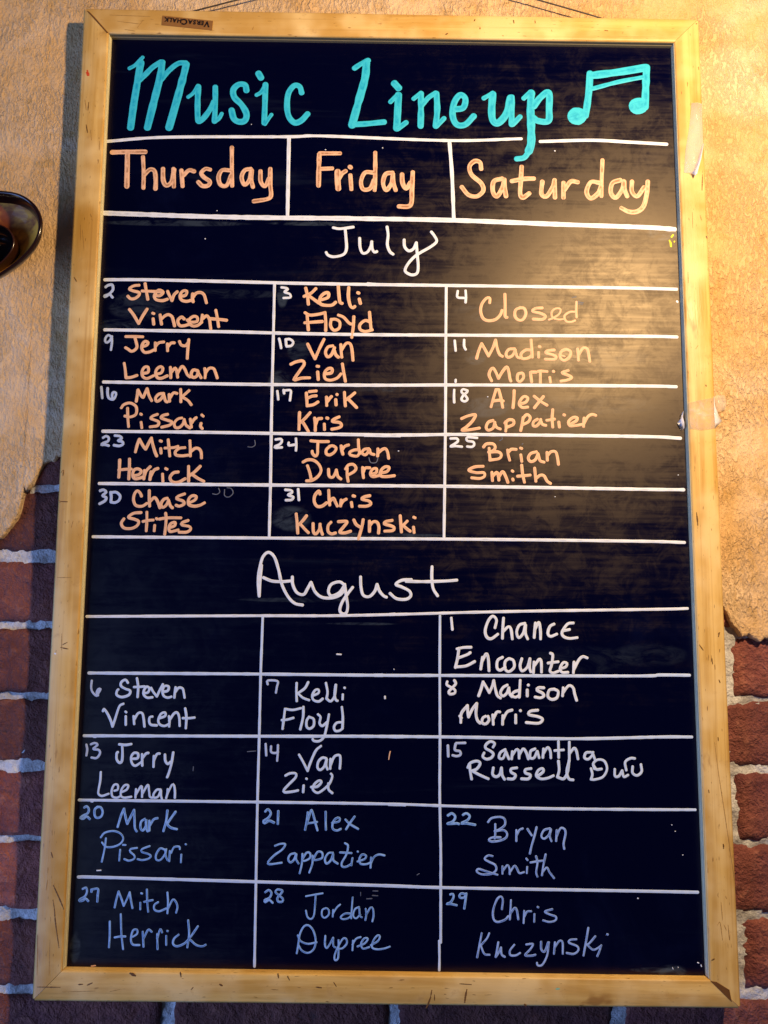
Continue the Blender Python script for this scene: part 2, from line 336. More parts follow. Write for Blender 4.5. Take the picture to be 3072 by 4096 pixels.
# ---------------------------------------------------------------- marker strokes
def smooth_line(P, step):
    if len(P) < 3: P = [P[0], P[0].lerp(P[-1], .5), P[-1]] if len(P) == 2 else [P[0], P[0]+Vector((1, 0))]
    Q = [2*P[0]-P[1]]+list(P)+[2*P[-1]-P[-2]]; out = []
    for i in range(1, len(Q)-2):
        p0, p1, p2, p3 = Q[i-1:i+3]; L = (p2-p1).length; n = max(2, int(L/step))
        for k in range(n):
            t = k/n; out.append(.5*((2*p1)+(p2-p0)*t+(2*p0-5*p1+4*p2-p3)*t*t+(3*p1-p0-3*p2+p3)*t*t*t))
    out.append(P[-1]); return out
class Strokes:
    def __init__(s, plane, seed=0): s.v = []; s.f = []; s.uv = []; s.plane = plane; s.k = 0; s.r = random.Random(seed)
    def add(s, P, wd, h=.00016, taper=0):
        """P: points in photo pixels, wd: width in photo pixels -> domed ribbon lying on the plane"""
        y0 = s.plane-.00002-.0000035*s.k; s.k += 1
        L = smooth_line([Vector(p) for p in P], 4.0); W = [at(p.x, p.y, s.plane) for p in L]
        pts = [W[0]]
        for p in W[1:]:
            if (p-pts[-1]).length > .00035: pts.append(p)
        if len(pts) < 2: pts.append(pts[0]+Vector((.0005, 0, 0)))
        # width in metres at this spot
        r0 = (at(L[0].x+wd/2, L[0].y, s.plane)-W[0]).length
        prof = [(-1, 0), (-.82, .6), (-.4, .95), (0, 1), (.4, .95), (.82, .6), (1, 0)]
        n = len(pts); ph = s.r.uniform(0, 50); rings = []
        s.arc = s.k*.37
        def ring(c, d, r, hh, sc=1):
            nn = Vector((-d.z, 0, d.x)); b = len(s.v)
            for (a, e) in prof: q = c+nn*a*r; s.v.append((q.x, y0-e*hh, q.z)); s.uv.append((a, s.arc))
            rings.append(b)
        dirs = []
        for i in range(n):
            d = pts[min(i+1, n-1)]-pts[max(i-1, 0)]; d.y = 0; dirs.append(d.normalized() if d.length > 1e-9 else Vector((1, 0, 0)))
        wv = [1+.10*(float(vnoise(np.array([i*.16+ph]), np.array([ph]))[0])-.5)*2 for i in range(n)]
        if taper: wv = [v*(.35+.65*math.sin(math.pi*min(1, max(0, (i+.5)/n)))**.7)*s.r.uniform(.6, 1.25) for i, v in enumerate(wv)]
        for k in range(4, 0, -1):
            a = k/4.0; ring(pts[0]-dirs[0]*r0*math.sin(a*math.pi/2)*.95, dirs[0], r0*math.cos(a*math.pi/2)+1e-6, h*max(.0, math.cos(a*math.pi/2)))
        for i in range(n):
            s.arc += (pts[i]-pts[i-1]).length if i else 0; ring(pts[i], dirs[i], r0*wv[i], h)
        for k in range(1, 5):
            a = k/4.0; ring(pts[-1]+dirs[-1]*r0*math.sin(a*math.pi/2)*.95, dirs[-1], r0*math.cos(a*math.pi/2)+1e-6, h*max(.0, math.cos(a*math.pi/2)))
        for a, b in zip(rings, rings[1:]):
            for k in range(6): s.f.append((a+k, a+k+1, b+k+1, b+k))
    def build(s, name, mat, parent=None):
        me = bpy.data.meshes.new(name); me.from_pydata(s.v, [], s.f); me.update()
        me.polygons.foreach_set('use_smooth', [True]*len(me.polygons))
        uv = me.uv_layers.new(name='UVMap'); li = np.empty(len(me.loops), np.int32); me.loops.foreach_get('vertex_index', li)
        uv.data.foreach_set('uv', np.array(s.uv, np.float32)[li].ravel())
        o = link(name, me, mat)
        return child(o)
def read_words(txt):
    ox = oy = 0; sc = 1; cur = None; out = []
    for ln in txt.strip().splitlines():
        if not ln or ln[0] == '#': continue
        t = ln.split()
        if t[0] == 'G': ox, oy, sc = float(t[1]), float(t[2]), float(t[3]); continue
        if t[0] == 'W': cur = dict(name=t[1], mat=t[2], w=float(t[3])/sc, label=' '.join(t[4:]), st=[]); out.append(cur); cur['rw'] = float(t[3]); continue
        for st in ln.split(';'):
            w = cur['rw']
            if ':' in st: w, st = st.split(':'); w = float(w)
            a = [float(q) for q in st.split()]
            cur['st'].append(([(ox+a[i]/sc, oy+a[i+1]/sc) for i in range(0, len(a)-1, 2)], w/sc))
    return out
WORDS = """
G 400 100 1.659
# title
W lettering teal 44 turquoise brush-lettered word Music
26:195 288 235 265 283 215;48:270 250 250 370 225 520 203 680;36:245 385 300 330 350 280 405 245;48:412 250 400 340 365 480 315 680;36:410 360 460 300 520 255 570 252;48:572 262 556 330 510 500 458 682
26:585 478 620 450 650 402;38:652 408 648 500 648 600 655 640 690 615 730 560 755 510;36:765 412 765 520 760 640;26:765 640 790 620 808 588
40:972 435 962 398 920 395 885 430 892 480 940 530 972 590 960 635 920 642 888 620 873 565
44:1052 322 1068 350;26:1038 465 1070 445 1098 395;38:1098 395 1095 500 1090 650;26:1095 658 1120 620 1138 595
38:1338 450 1325 410 1290 402 1252 450 1241 530 1252 605 1290 648 1335 635 1378 590
G 1300 100 1.185
W lettering teal 30 turquoise brush-lettered word Lineup
26:140 205 170 185 205 168;36:196 180 190 250 160 360 128 475;28:130 472 200 468 280 460
36:330 278 348 298;22:310 365 345 330;34:348 332 345 400 340 490;24:345 492 385 462
22:420 350 455 322;28:455 325 455 400 453 480;24:460 380 490 345 525 322;28:528 325 532 400 525 480;22:530 480 565 442
30:615 400 655 392 665 350 640 332 612 370 605 430 625 472 665 472 705 432
22:752 348 795 322;34:795 328 790 400 795 450 820 465 860 420 880 345;28:885 342 885 400 885 472;24:890 472 925 435
24:942 348 975 318;36:977 322 974 400 977 480 977 560 965 600;26:968 595 945 628 908 635;32:990 385 1020 345 1060 322 1062 400 1058 455 1010 455 988 440
W music_note teal 38 turquoise drawn pair of beamed music notes
82:1188 434 1202 430;32:1256 230 1252 300 1244 370 1234 430;38:1260 240 1400 222 1520 202;20:1268 302 1390 270 1505 248;34:1524 200 1520 300 1516 390;80:1478 386 1492 382
G 400 100 1.659
W lettering peach 32 peach lettered word Thursday
80 845 200 842 300 842;182 850 180 970 178 1072;26:285 875 290 980 288 1082;28:290 1000 330 960 362 970 370 1030 368 1088
30:418 955 420 1030 440 1065 475 1040 492 960;28:487 955 490 1072;28:540 965 548 1070;28:552 1000 590 965 625 972
28:730 960 700 955 672 982 690 1010 728 1038 718 1065 680 1068 652 1042
26:875 812 875 940 877 1068;28:862 965 810 965 787 1010 800 1060 840 1065 868 1000
28:1000 955 960 965 940 1010 958 1060 990 1030 1005 962;26:1008 965 1005 1030 1015 1076
28:1065 970 1067 1040 1095 1070 1120 1020;28:1130 955 1130 1060 1135 1130 1110 1155 1020 1170
W lettering peach 28 peach lettered word Friday
1458 852 1592 852;30:1455 858 1452 960 1450 1066;1455 955 1540 952
G 1300 100 1.185
60 695 60 740 63 775;20:66 730 80 705 98 692;20:120 712 125 778;20:117 672 122 676;19:238 605 238 700 235 783;20:230 700 190 700 171 740 180 778 213 775 232 735;20:320 700 287 708 275 750 290 782 315 750 322 706;19:322 710 325 750 335 783;21:365 708 368 750 385 775 403 748;21:416 698 412 780 410 840 395 860 350 860
W lettering peach 21 peach lettered word Saturday
740 682 735 652 710 645 685 670 695 710 740 750 750 785 720 812 680 805 648 768;840 728 800 742 796 790 815 812 842 770 850 732;850 735 852 770 858 812;932 672 928 740 925 800 938 818 968 798;885 740 940 730 990 728
1030 742 1026 800 1050 812 1078 770 1088 735;1088 745 1090 818;1130 748 1130 818;1135 782 1165 742 1198 745;18:1315 640 1312 720 1310 812;1300 748 1260 745 1240 790 1258 822 1292 800 1310 762
1400 735 1362 750 1355 795 1378 818 1408 780 1416 740;1418 742 1420 780 1432 812;1455 742 1455 790 1480 812 1512 770;1530 742 1525 800 1510 858 1480 884 1440 885 1405 868
G 1200 860 2.37
W lettering white 27 white handwritten month July
315 120 380 130 505 114;428 135 436 220 440 320 410 375 320 396 265 380 248 355;565 220 570 310 595 362 640 350 672 295 680 252;680 255 685 320 705 352 728 346;825 112 835 190 828 280 850 345 882 372;987 235 992 300 1030 340 1075 320 1103 262;1103 262 1110 360 1120 480 1110 550 1060 568 1002 540 1002 500 1050 430 1120 370 1240 300 1295 250 1275 200 1245 160
G 1000 2180 1.843
W lettering white 21 white handwritten month August
68 378 75 260 85 150;66 370 60 250 78 140 100 80 138 54 180 90 210 180 235 290 280 380 330 430 388 443;98 240 160 265 230 270 300 265;312 235 315 290 345 350 395 365 425 320 450 275;450 275 480 345 530 385 600 390 660 370 690 340
700 298 660 272 600 290 578 340 600 375 660 350 695 300;698 290 710 380 720 450 710 500 680 506 662 480 680 420 720 360 757 312;815 235 818 310 835 370 880 380 920 340 937 290;937 290 955 340 985 375 1006 385
1190 255 1120 260 1075 290 1120 310 1175 340 1185 375 1150 400 1080 395 1032 357;1342 160 1340 240 1350 320 1383 375;1150 268 1300 270 1450 265 1525 259
G 380 1110 2.07375
W date_number whitish 22
88 80 105 66 140 60 150 85 145 108 115 138 82 150 78 160 95 155 120 140 145 165
W lettering orange 25
365 64 320 70 285 95 320 112 365 125 362 150 330 174 295 176 272 155;415 50 425 110 438 182;390 112 470 115 560 122;500 150 540 150 565 122 530 105 502 130 492 160 510 185 560 192 600 180;602 115 615 145 638 192;638 192 655 145 682 118;715 155 750 148 762 115 735 110 712 130 705 160 720 188 760 198 800 188;810 135 808 170 814 202;812 165 840 130 880 125 905 145 915 175 924 210
W lettering orange 25
285 265 320 310 362 382;362 382 395 320 432 262;482 342 487 388;478 296 488 300;540 310 545 350 552 388;550 345 580 318 610 308 638 325 650 360 660 402;740 345 718 328 690 350 688 375 705 400 740 400 782 388;765 352 790 370 845 365 848 332 820 322 785 345 782 380 810 402 850 398 885 370;890 312 885 345 882 372;890 345 925 318 948 345 955 390 960 428;1002 272 1015 340 1025 408;955 342 1030 348 1092 355
W date_number whitish 20
132 490 110 478 88 500 84 530 100 540 125 520 140 488;138 490 140 540 132 600
W lettering orange 24
255 490 330 490 396 492;330 495 342 540 348 575 330 602 300 612 275 595 253 582;400 572 430 560 440 540 415 530 392 555 388 590 410 620 450 618 490 600;500 542 500 575 500 606;502 570 530 542 570 535;600 550 602 608;605 575 630 545 658 542;700 530 715 560 750 566 770 545;778 515 772 570 768 620 765 672
W lettering orange 24
242 712 250 760 257 832;257 832 300 828 348 812;405 795 440 785 440 745 410 745 390 780 395 820 430 838 485 815;515 800 550 790 563 755 545 740 517 755 502 790 517 830 550 836 600 815;625 745 628 785 628 832;628 790 665 752 680 790 685 828;688 790 720 738 745 760 765 805 788 825
850 772 815 768 797 800 810 828 842 820 855 778;855 790 880 832;910 755 915 800 912 832;915 795 945 755 982 755 998 785 1014 834
W date_number whitish 21
52 908 56 950 60 1000;105 918 104 960 115 1000 150 1012 170 985 173 958 152 952 142 975 145 1008
W lettering orange 24
342 1028 350 980 357 932;357 932 385 985 400 995;400 995 415 960 432 922;432 922 448 980 470 1022;570 962 530 968 502 1000 512 1028 545 1010 570 972;572 980 585 1025 600 1032;615 970 618 1028;620 1000 650 958 680 962;710 928 712 980 712 1032;780 938 750 965 715 995;720 990 770 1020 798 1056
G 380 1640 2.07375
W lettering orange 23
218 -18 240 -45 290 -58 335 -35 346 0 335 40 290 58 247 50;270 -15 272 60 278 138;382 102 388 148;378 33 385 38;518 36 480 50 462 70 500 85 528 100 518 130 457 140;603 36 565 45 548 65 600 85 638 100 620 125 552 143
720 66 685 76 657 110 667 145 700 145 730 115 740 78;742 90 755 125 788 150;790 75 795 110 800 143;800 110 820 80 840 63;880 110 875 135 890 155;885 41 898 52
W date_number whitish 22
67 230 90 217 113 228 108 258 72 273 52 288 85 288 113 296;165 212 205 217 222 235 192 255 225 262 233 282 202 298 157 292
W lettering orange 24
335 348 350 290 368 242;368 242 400 300 420 325;420 325 445 275 468 232;468 232 480 290 498 350 512 382;545 320 548 358;540 256 551 260;607 247 612 300 620 382;580 316 650 312 688 302;745 312 700 318 667 345 672 373 720 380 770 375;787 255 790 320 790 382;795 345 830 318 862 322 880 350 883 398
W lettering orange 25
205 414 202 490 197 558;286 407 285 480 280 572;197 498 250 492 300 490;325 545 365 535 383 507 355 488 322 500 312 545 330 570 370 565 400 555;410 502 405 572;408 550 425 505 458 470;465 512 455 578;460 555 490 500 522 485;560 532 563 592;586 486 597 492;690 514 650 522 622 560 640 595 690 600 748 570;776 468 776 530 776 592;873 467 830 510 785 545;800 530 850 565 902 592
W date_number whitish 23
42 670 70 662 93 682 62 710 93 727 80 755 38 778;130 682 135 720 132 758;130 686 175 682 208 712 198 750 165 768 132 764
W lettering orange 24
385 715 375 690 350 670 326 700 320 750 340 792 390 798 430 775;450 668 450 740 453 798;455 760 490 727 515 750 538 812;600 732 570 742 547 780 560 808 590 790 610 747;612 755 625 795 643 812;743 696 690 716 677 736 730 756 738 780 700 798 672 790;782 770 830 745 838 717 805 712 777 740 777 783 820 798 870 790 908 770
W lettering orange 23
383 851 320 857 278 890 330 907 362 925 348 960 300 983 240 978 218 940 240 902;430 847 430 920 425 1003;397 925 440 916 483 913;495 957 491 1003;508 900 515 905;586 856 590 900 585 970 578 1033;532 905 600 895 713 895;622 975 660 960 664 932 630 942 612 975 622 1008 660 1003 690 995;773 916 722 936 722 955 780 966 793 990 760 1013 697 1014
W chalk_trace ghost 7
975 695 1010 700 1035 680 1025 650;1075 660 1075 710 1110 722 1145 690 1130 652 1095 645;1267 305 1300 308 1328 290 1325 252
G 1080 1110 2.07375
W date_number white 20
95 82 130 87 148 97 120 120 163 137 168 165 112 170
W lettering orange 26
296 88 310 150 318 222;380 92 340 130 282 157;320 150 375 190 408 213;427 185 480 165 483 128 450 132 417 165 412 208 440 228 510 230 545 205;566 68 572 150 580 205 598 215;653 83 650 160 665 232 688 252 703 240;740 178 750 216;727 126 737 130
W lettering orange 25
290 292 330 312 400 305 455 292;307 305 312 370 318 436;288 376 360 370 435 365;456 290 462 370 462 442;507 347 502 400 530 438 573 420 578 370 545 347 508 348;567 312 610 330 655 378 680 388;695 325 692 390 688 430 678 497;825 288 830 350 838 428;835 372 790 357 747 390 747 430 790 448 848 435
W date_number white 20
75 507 85 545 92 586;130 512 135 565;132 514 165 512 192 535 178 565 137 572
W lettering orange 25
312 552 340 610 373 675;373 675 410 590 448 513;520 567 480 577 460 620 477 658 510 640 535 582;530 590 545 640 568 662;587 557 590 610 595 662;595 600 630 548 662 548 678 590 688 687
W lettering orange 25
172 720 215 700 270 692 283 720 250 770 203 838 205 850 260 835 328 832;395 783 400 847;390 736 403 738;460 800 510 790 513 757 482 757 452 790 457 838 500 852 555 835 588 800;600 717 610 780 625 862
W date_number white 20
60 942 65 980 68 1012;112 933 117 962;120 937 170 937 170 980 165 1020
W lettering orange 25
325 947 383 941;301 958 305 1010 308 1066;306 1005 345 986 383 981;308 1064 360 1055 398 1032;468 992 470 1062;475 1030 495 1002 510 987;545 1012 548 1058;554 970 558 972;617 953 620 1010 625 1066;703 957 670 985 630 1015;645 1005 690 1050 718 1079
G 1760 1110 2.07375
W tick_mark white 18
130 848 129 868
W date_number white 20
147 112 145 163 198 170;212 108 215 160 212 208
W lettering orange 24
412 210 413 172 385 172 347 220 337 280 357 338 400 358 460 348 500 310 514 272;538 138 540 230 540 323 556 330;668 250 627 270 622 320 650 352 688 348 712 300 698 257 662 250;848 252 790 257 767 280 830 296 873 320 850 347 772 345;16:902 350 940 335 990 300 998 262 960 257 927 285 932 330 980 348 1030 345;20:1132 203 1130 270 1133 330;18:1125 285 1075 287 1032 320 1047 363 1090 368 1120 357
W chalk_trace ghost 7
1140 200 1190 210;1140 218 1185 220;1095 165 1130 160;120 880 128 850
W date_number white 20
122 523 125 560 130 608;200 517 200 570 213 598
W lettering orange 24
303 672 320 610 345 548;345 548 380 610 402 652;402 652 440 580 461 518;461 518 475 590 495 640 518 655;620 592 570 597 547 635 562 662 600 648 625 602;625 610 640 658 663 668;755 518 760 590 765 662;750 602 710 602 672 635 682 672 730 668 763 645;817 622 818 662;822 573 830 576;948 602 895 607 877 625 930 640 963 657 948 678 872 678;1040 597 1002 620 997 665 1030 688 1073 660 1083 617 1050 597 1012 607;14:1002 645 1035 655;1140 592 1145 640 1148 687;1150 640 1185 587 1220 592 1233 640 1242 697
W lettering orange 24
428 858 407 810 417 770 440 752 465 790 485 838;485 838 515 785 553 742 570 780 580 840 588 860;680 792 647 802 642 850 665 863 693 830 688 797;750 787 755 830 760 866;755 785 798 785;812 780 835 776 888 780;832 790 832 872;910 828 916 868;938 778 944 781;1063 772 1012 790 1060 810 1092 830 1058 850 1002 860
W date_number white 20
118 932 116 985 118 1037;225 937 190 927 178 950 210 980 228 1010 205 1028 178 1013 192 980 225 950 227 937
W lettering orange 24
423 1073 440 1010 463 935;487 932 505 1000 520 1078;463 930 487 930;442 1025 490 1018 525 1025;615 937 612 1010 605 1082;660 1050 710 1035 728 1002 700 987 672 1010 657 1050 682 1078 728 1075;780 985 830 1025 888 1060;858 987 815 1040 782 1082
G 1760 1640 2.07375
W lettering orange 24
178 72 230 50 293 40 270 90 220 140 182 168 240 165 327 150;440 87 400 102 382 145 400 168 440 150 455 102;455 115 470 145 500 158;545 97 548 140 545 176;537 110 570 82 608 87 608 120 555 143;690 62 680 120 669 172;687 70 720 38 748 62 733 98 690 120;808 77 777 97 772 130 800 133 830 100 835 78;835 90 850 120 878 128;935 -3 930 70 935 143;885 86 930 80 950 76;985 100 990 143;1026 40 1034 43;1087 115 1130 90 1138 67 1105 62 1067 95 1077 130 1120 130 1180 120;1195 67 1190 138;1195 110 1225 57 1260 37 1292 45
W date_number white 20
87 237 140 237 148 260 115 285 87 303 130 300 182 305;308 232 227 227 225 255 275 265 283 290 263 306 225 303
W lettering orange 24
360 308 385 282 440 282 458 310 440 338 402 350;402 350 478 347 508 370 490 403 412 416;407 317 410 360 415 413;560 332 565 370 578 417;567 350 590 327 632 327;670 372 678 427;667 316 678 320;800 347 752 362 732 400 752 428 790 413 813 362;815 370 830 420 863 433;887 352 890 418;890 380 920 347 958 347 973 390 982 452
W chalk_trace ghost 7
515 230 515 245 495 253;680 285 688 278
W lettering orange 24
358 467 290 472 238 500 300 520 363 520 368 550 330 568 262 563;430 517 435 587;435 550 470 518 485 550 488 583;490 550 520 512 548 560 563 602;603 572 606 583;598 505 605 510;677 457 685 530 700 600;642 550 700 545 748 540;785 482 790 540 795 592;795 570 830 542 863 547 888 590 917 610
G 1080 1640 2.07375
W lettering orange 25
245 20 242 90 240 162;333 22 290 70 245 110;265 90 290 130 318 178;370 67 375 120 375 172;378 120 395 77 428 70;450 117 452 163;470 66 480 70;573 57 530 77 517 95 578 105 593 130 570 148 512 160
W date_number white 21
47 245 90 241 98 260 80 285 42 303 47 313 98 310;155 272 155 293 205 288;215 237 218 290 215 336
W lettering orange 24
338 256 410 262 485 262;397 266 395 320 393 365 375 383 352 360 350 342;495 302 467 330 467 363 495 373 533 350 548 317 520 297 492 302;590 297 595 335 605 368;600 330 620 302 652 290;732 247 735 310 745 362;740 330 700 332 662 350 667 373 720 383 740 362;820 322 782 327 762 355 790 373 813 350 825 327;825 330 835 360 863 370;895 322 895 350 892 383;900 355 930 328 958 322 975 350 984 402
W lettering orange 24
274 432 310 414 360 417 403 450 423 500 400 548 350 583 302 588;310 462 330 520 343 583;485 492 490 548 520 558 543 520 550 497;550 500 562 550 588 573;640 482 640 540 648 592;627 490 650 457 690 452 713 480 698 510 642 543;768 477 770 520 775 562;772 520 790 482 828 480;837 535 880 520 883 487 850 492 832 530 852 553 900 545;910 525 970 510 988 477 955 472 922 500 917 545 960 553 1032 545
W chalk_trace ghost 7
820 395 835 435 880 435 895 400
W date_number white 22
127 662 175 667 183 685 150 705 193 722 178 745 132 748;233 657 240 747
W lettering orange 25
415 698 405 672 372 710 367 760 390 798 430 798 470 770;487 667 490 740 495 788;500 755 525 732 545 770 558 797;590 747 585 797;590 780 610 752 632 740;675 767 680 802;688 712 702 716;828 711 780 721 762 740 820 755 836 780 800 798 742 798
W lettering orange 25
217 862 225 940 230 1022;303 877 270 920 225 965;250 945 290 990 318 1018;357 942 360 1010 380 1028 410 990 415 947;415 960 425 1005 435 1032;505 932 482 960 482 1008 510 1028 543 1020;567 926 638 926 610 970 578 1013 620 1020 668 1006;695 912 715 950 748 972;773 910 762 970 745 1030 733 1070;825 922 825 1008;828 960 855 928 888 932 903 970 900 1022;1013 916 960 926 947 945 1000 960 1028 975 1018 1000 952 1005;1080 877 1085 950 1090 1012;1138 922 1110 950 1087 965;1100 955 1140 990 1163 1006;1190 972 1195 1017;1192 890 1203 895
G 290 2700 2.07375
W date_number whitish 18
160 47 155 100 165 140 200 173 215 150 233 117 215 117 200 145 212 170
W lettering skywhite 20
460 65 440 40 407 57 402 90 440 115 478 130 468 165 410 183 367 165 370 130 380 120;535 27 545 100 540 183;510 100 560 98 598 95;587 150 625 145 638 112 615 97 592 130 592 165 620 188 663 185;652 107 670 140 700 178;700 178 722 130 750 77;752 140 790 130 798 97 765 92 747 130 757 173 790 188 820 180;855 102 850 140 845 188;848 150 880 107 913 112 923 145 930 188
W lettering skywhite 20
253 300 262 282 290 320 318 380 332 428;332 428 352 370 388 262 422 239;442 342 442 413;440 304 446 309;507 342 512 407;512 370 545 317 578 317 590 360 597 428;663 345 640 352 637 390 652 413 700 418;717 360 768 340 768 312 735 322 712 370 722 408 760 423 800 408;800 342 805 380 802 427;802 380 840 322 868 312 885 350 889 422;935 277 945 350 940 442;915 358 970 358 1012 353
W date_number whitish 18
115 577 122 620 115 668;152 575 185 564 208 580 172 613 218 622 228 650 200 688 157 685
W lettering skywhite 20
387 575 440 580 488 573;412 585 415 650 410 713 390 728 367 700 367 650 377 640;502 695 540 690 543 652 510 647 487 680 492 728 520 753 573 722;577 657 579 752;580 690 610 652 630 647;675 672 672 762;675 710 700 657 723 652;767 660 770 710 790 738 813 720;836 642 820 740 797 820 785 848
W lettering skywhite 18
235 805 230 880 215 960 217 988 245 1003 300 985;347 960 375 950 375 912 345 912 325 960 332 1008 370 1018 400 1003;412 970 450 950 463 917 435 914 407 950 402 1000 430 1018 488 1010;527 947 522 1018;527 990 570 922 577 960 577 1012;580 985 625 912 635 960 642 1010 663 1018;733 952 700 952 672 990 677 1018 710 1008 730 962;735 960 735 1000 742 1030;790 947 787 985 777 1022;785 990 825 912 843 917 850 970 849 1020
W chalk_trace ghost 6
1450 636 1522 630;1003 760 1000 795
G 260 3200 2.07375
W date_number periwinkle 19
160 62 180 52 198 77 188 110 150 130 127 148 150 156 180 137 206 158;270 57 247 80 247 128 265 148 298 138 313 100 298 62 272 57
W lettering periwinkle 19
437 223 465 130 490 72;490 72 500 130 517 198;517 198 550 130 573 82;573 82 577 160 580 230 595 260;663 157 632 180 627 230 645 253 670 220 675 167;672 180 680 253 690 258;700 172 700 253;705 210 735 162 768 150;850 87 840 170 817 258;918 97 880 150 845 200;850 205 880 230 928 242
W lettering periwinkle 15
297 310 330 272 400 257 458 277 483 320 458 363 400 388 340 388 307 352;340 317 330 400 305 513;458 412 450 503;480 372 503 373;598 397 545 407 542 430 575 460 573 488 530 503 492 490;703 382 640 407 637 430 690 447 713 465 690 488 640 498 602 490;828 412 790 402 757 450 757 493 790 498 830 450 840 407;832 422 838 470 852 500;870 422 865 508;880 440 905 392 948 387 953 408;965 452 962 518;1000 366 1005 370
W chalk_trace white 10
265 585 298 583
W date_number periwinkle 18
147 737 175 727 183 760 165 800 122 825 122 838 150 833 170 817 193 838;220 742 220 762;222 742 273 737 272 790 268 843
W lettering periwinkle 16
412 892 425 830 445 758;445 758 465 810 487 878;487 878 515 820 537 765;537 765 547 830 560 897;625 852 625 907;632 773 640 776;680 742 682 830 690 927;657 845 700 835 728 830;773 847 742 870 742 908 780 923 840 900;850 767 855 850 850 940;855 900 895 827 923 850 933 890 922 935
W lettering periwinkle 16
372 1007 372 1110 365 1222;463 947 468 1100 482 1237;412 1140 460 1132 502 1132;562 1135 598 1110 598 1077 565 1082 547 1150 562 1198 618 1203;645 1092 652 1217;652 1150 690 1077 720 1093;765 1112 768 1237;765 1150 790 1072 806 1098;840 1127 840 1202;848 1085 854 1088;943 1117 905 1150 897 1193 930 1213 990 1190 1030 1150;1022 997 1030 1110 1015 1222;1103 1047 1060 1110 1030 1150;1040 1160 1090 1203 1140 1213 1168 1200
W chalk_trace orange 10
218 1378 252 1374
G 1000 2560 2.07375
W date_number whitish 18
147 368 147 337 228 342 223 390 215 437
W lettering skywhite 20
387 357 385 430 388 507;483 350 455 400 400 440;400 445 440 480 490 499;527 460 568 440 568 412 540 417 517 460 527 498 570 510 603 487;630 357 643 430 635 487;635 487 670 508 703 460 713 372;711 372 702 450 712 498 726 504;770 452 768 492;783 396 786 398
W lettering skywhite 20
290 572 355 580 422 566;290 575 280 660 270 737;264 665 310 660 360 646;443 555 440 640 417 742;490 637 470 670 470 718 495 736 528 710 528 657 500 642;564 617 585 640 577 690 600 713 640 680;655 618 640 700 615 800 575 838 530 837 520 822;762 557 770 640 767 735;765 682 720 687 697 720 707 753 740 753 766 736
W paint_speck white 14
1119 468 1120 485;6:1193 240 1196 246;12:720 118 755 120
W date_number whitish 18
130 862 135 958;175 882 175 928 205 938 233 930;232 872 230 940 225 1002
W paint_speck orange 9
1163 925 1156 955 1151 990
W lettering skywhite 20
407 952 440 1010 478 1086;478 1086 500 1020 545 920 588 880;633 982 600 977 567 1010 560 1058 582 1078 615 1050 635 992;637 990 632 1040 643 1073;668 987 665 1068;667 1040 700 967 743 957 750 1000 745 1067
W lettering skywhite 20
294 1125 330 1107 378 1107 378 1140 320 1200 282 1243 287 1263 350 1258 398 1248;445 1207 441 1262;467 1150 472 1153;507 1220 560 1215 593 1177 570 1167 532 1200 522 1240 560 1268 610 1240 660 1190 683 1130 672 1110;650 1190 652 1240 683 1270
G 1000 3200 2.07375
W date_number periwinkle 19
127 95 150 77 173 110 150 150 112 175 122 193 160 172 200 188;235 92 231 198
W lettering periwinkle 17
480 102 470 180 457 248;472 200 492 130 510 82 530 140 545 200 560 252;472 195 556 182;628 97 628 180 630 247;682 190 738 178 743 150 715 152 687 190 687 238 720 253 753 240;792 162 830 200 897 240;868 137 830 190 797 243
W lettering periwinkle 16
207 380 250 364 292 367 268 410 200 460 152 513 162 533 263 520;373 442 335 452 317 490 335 518 365 495 382 447;385 450 382 490 403 527;435 447 430 530 412 608;435 490 470 437 498 442 498 480 460 503 432 505;520 462 517 530 492 602;522 500 560 432 598 437 598 480 550 498 522 495;688 437 650 442 622 490 635 528 670 500 690 447;690 450 692 500 728 528;788 358 813 380 800 450 762 520 767 553 800 553 838 532;747 435 843 440;850 482 841 542;893 427 897 430;892 510 950 490 963 462 930 452 907 490 917 528 960 533 1000 520;1005 477 1000 562;1000 530 1030 472 1070 452 1116 460
W chalk_trace ghost 6
1385 622 1405 610;918 765 918 795
W date_number periwinkle 17
127 765 155 747 178 770 163 810 122 830 127 848 160 830 188 853;262 747 227 742 212 765 240 790 273 820 268 843 235 843 227 815 250 785 270 757 262 747
W lettering periwinkle 14
464 798 530 786 603 774;545 790 540 870 530 958 505 987 477 970 464 917;628 897 600 912 597 958 620 977 653 950 653 912 635 897;690 912 686 968;690 940 720 892 748 867;852 808 845 900 840 982;838 942 790 942 752 970 767 988 810 983 838 960;905 887 870 907 857 960 880 982 915 950;907 900 912 960 928 973;960 902 965 950 957 997;965 950 1000 892 1020 902 1025 960 1015 1007
W chalk_trace ghost 8
1020 755 1060 755;1015 792 1060 795;968 820 1010 818
W lettering periwinkle 15
388 1272 400 1200 415 1110 450 1047 490 1042 528 1090 545 1170 528 1238 480 1268 430 1248 400 1200;397 1122 420 1170 480 1193 553 1180;625 1127 622 1200 637 1228 665 1190 690 1142;690 1142 692 1210 710 1223;735 1162 735 1260 728 1318 705 1328 702 1290 730 1220 770 1152 798 1152 803 1190 770 1228 740 1235;855 1167 850 1247;850 1200 880 1152 918 1137;892 1215 950 1190 978 1152 950 1147 922 1190 937 1233 990 1220;1002 1205 1060 1170 1078 1132 1060 1122 1027 1160 1012 1220 1050 1238 1110 1233 1160 1216
G 1740 2430 1.843
W date_number white 19
120 77 128 163
W lettering white 20
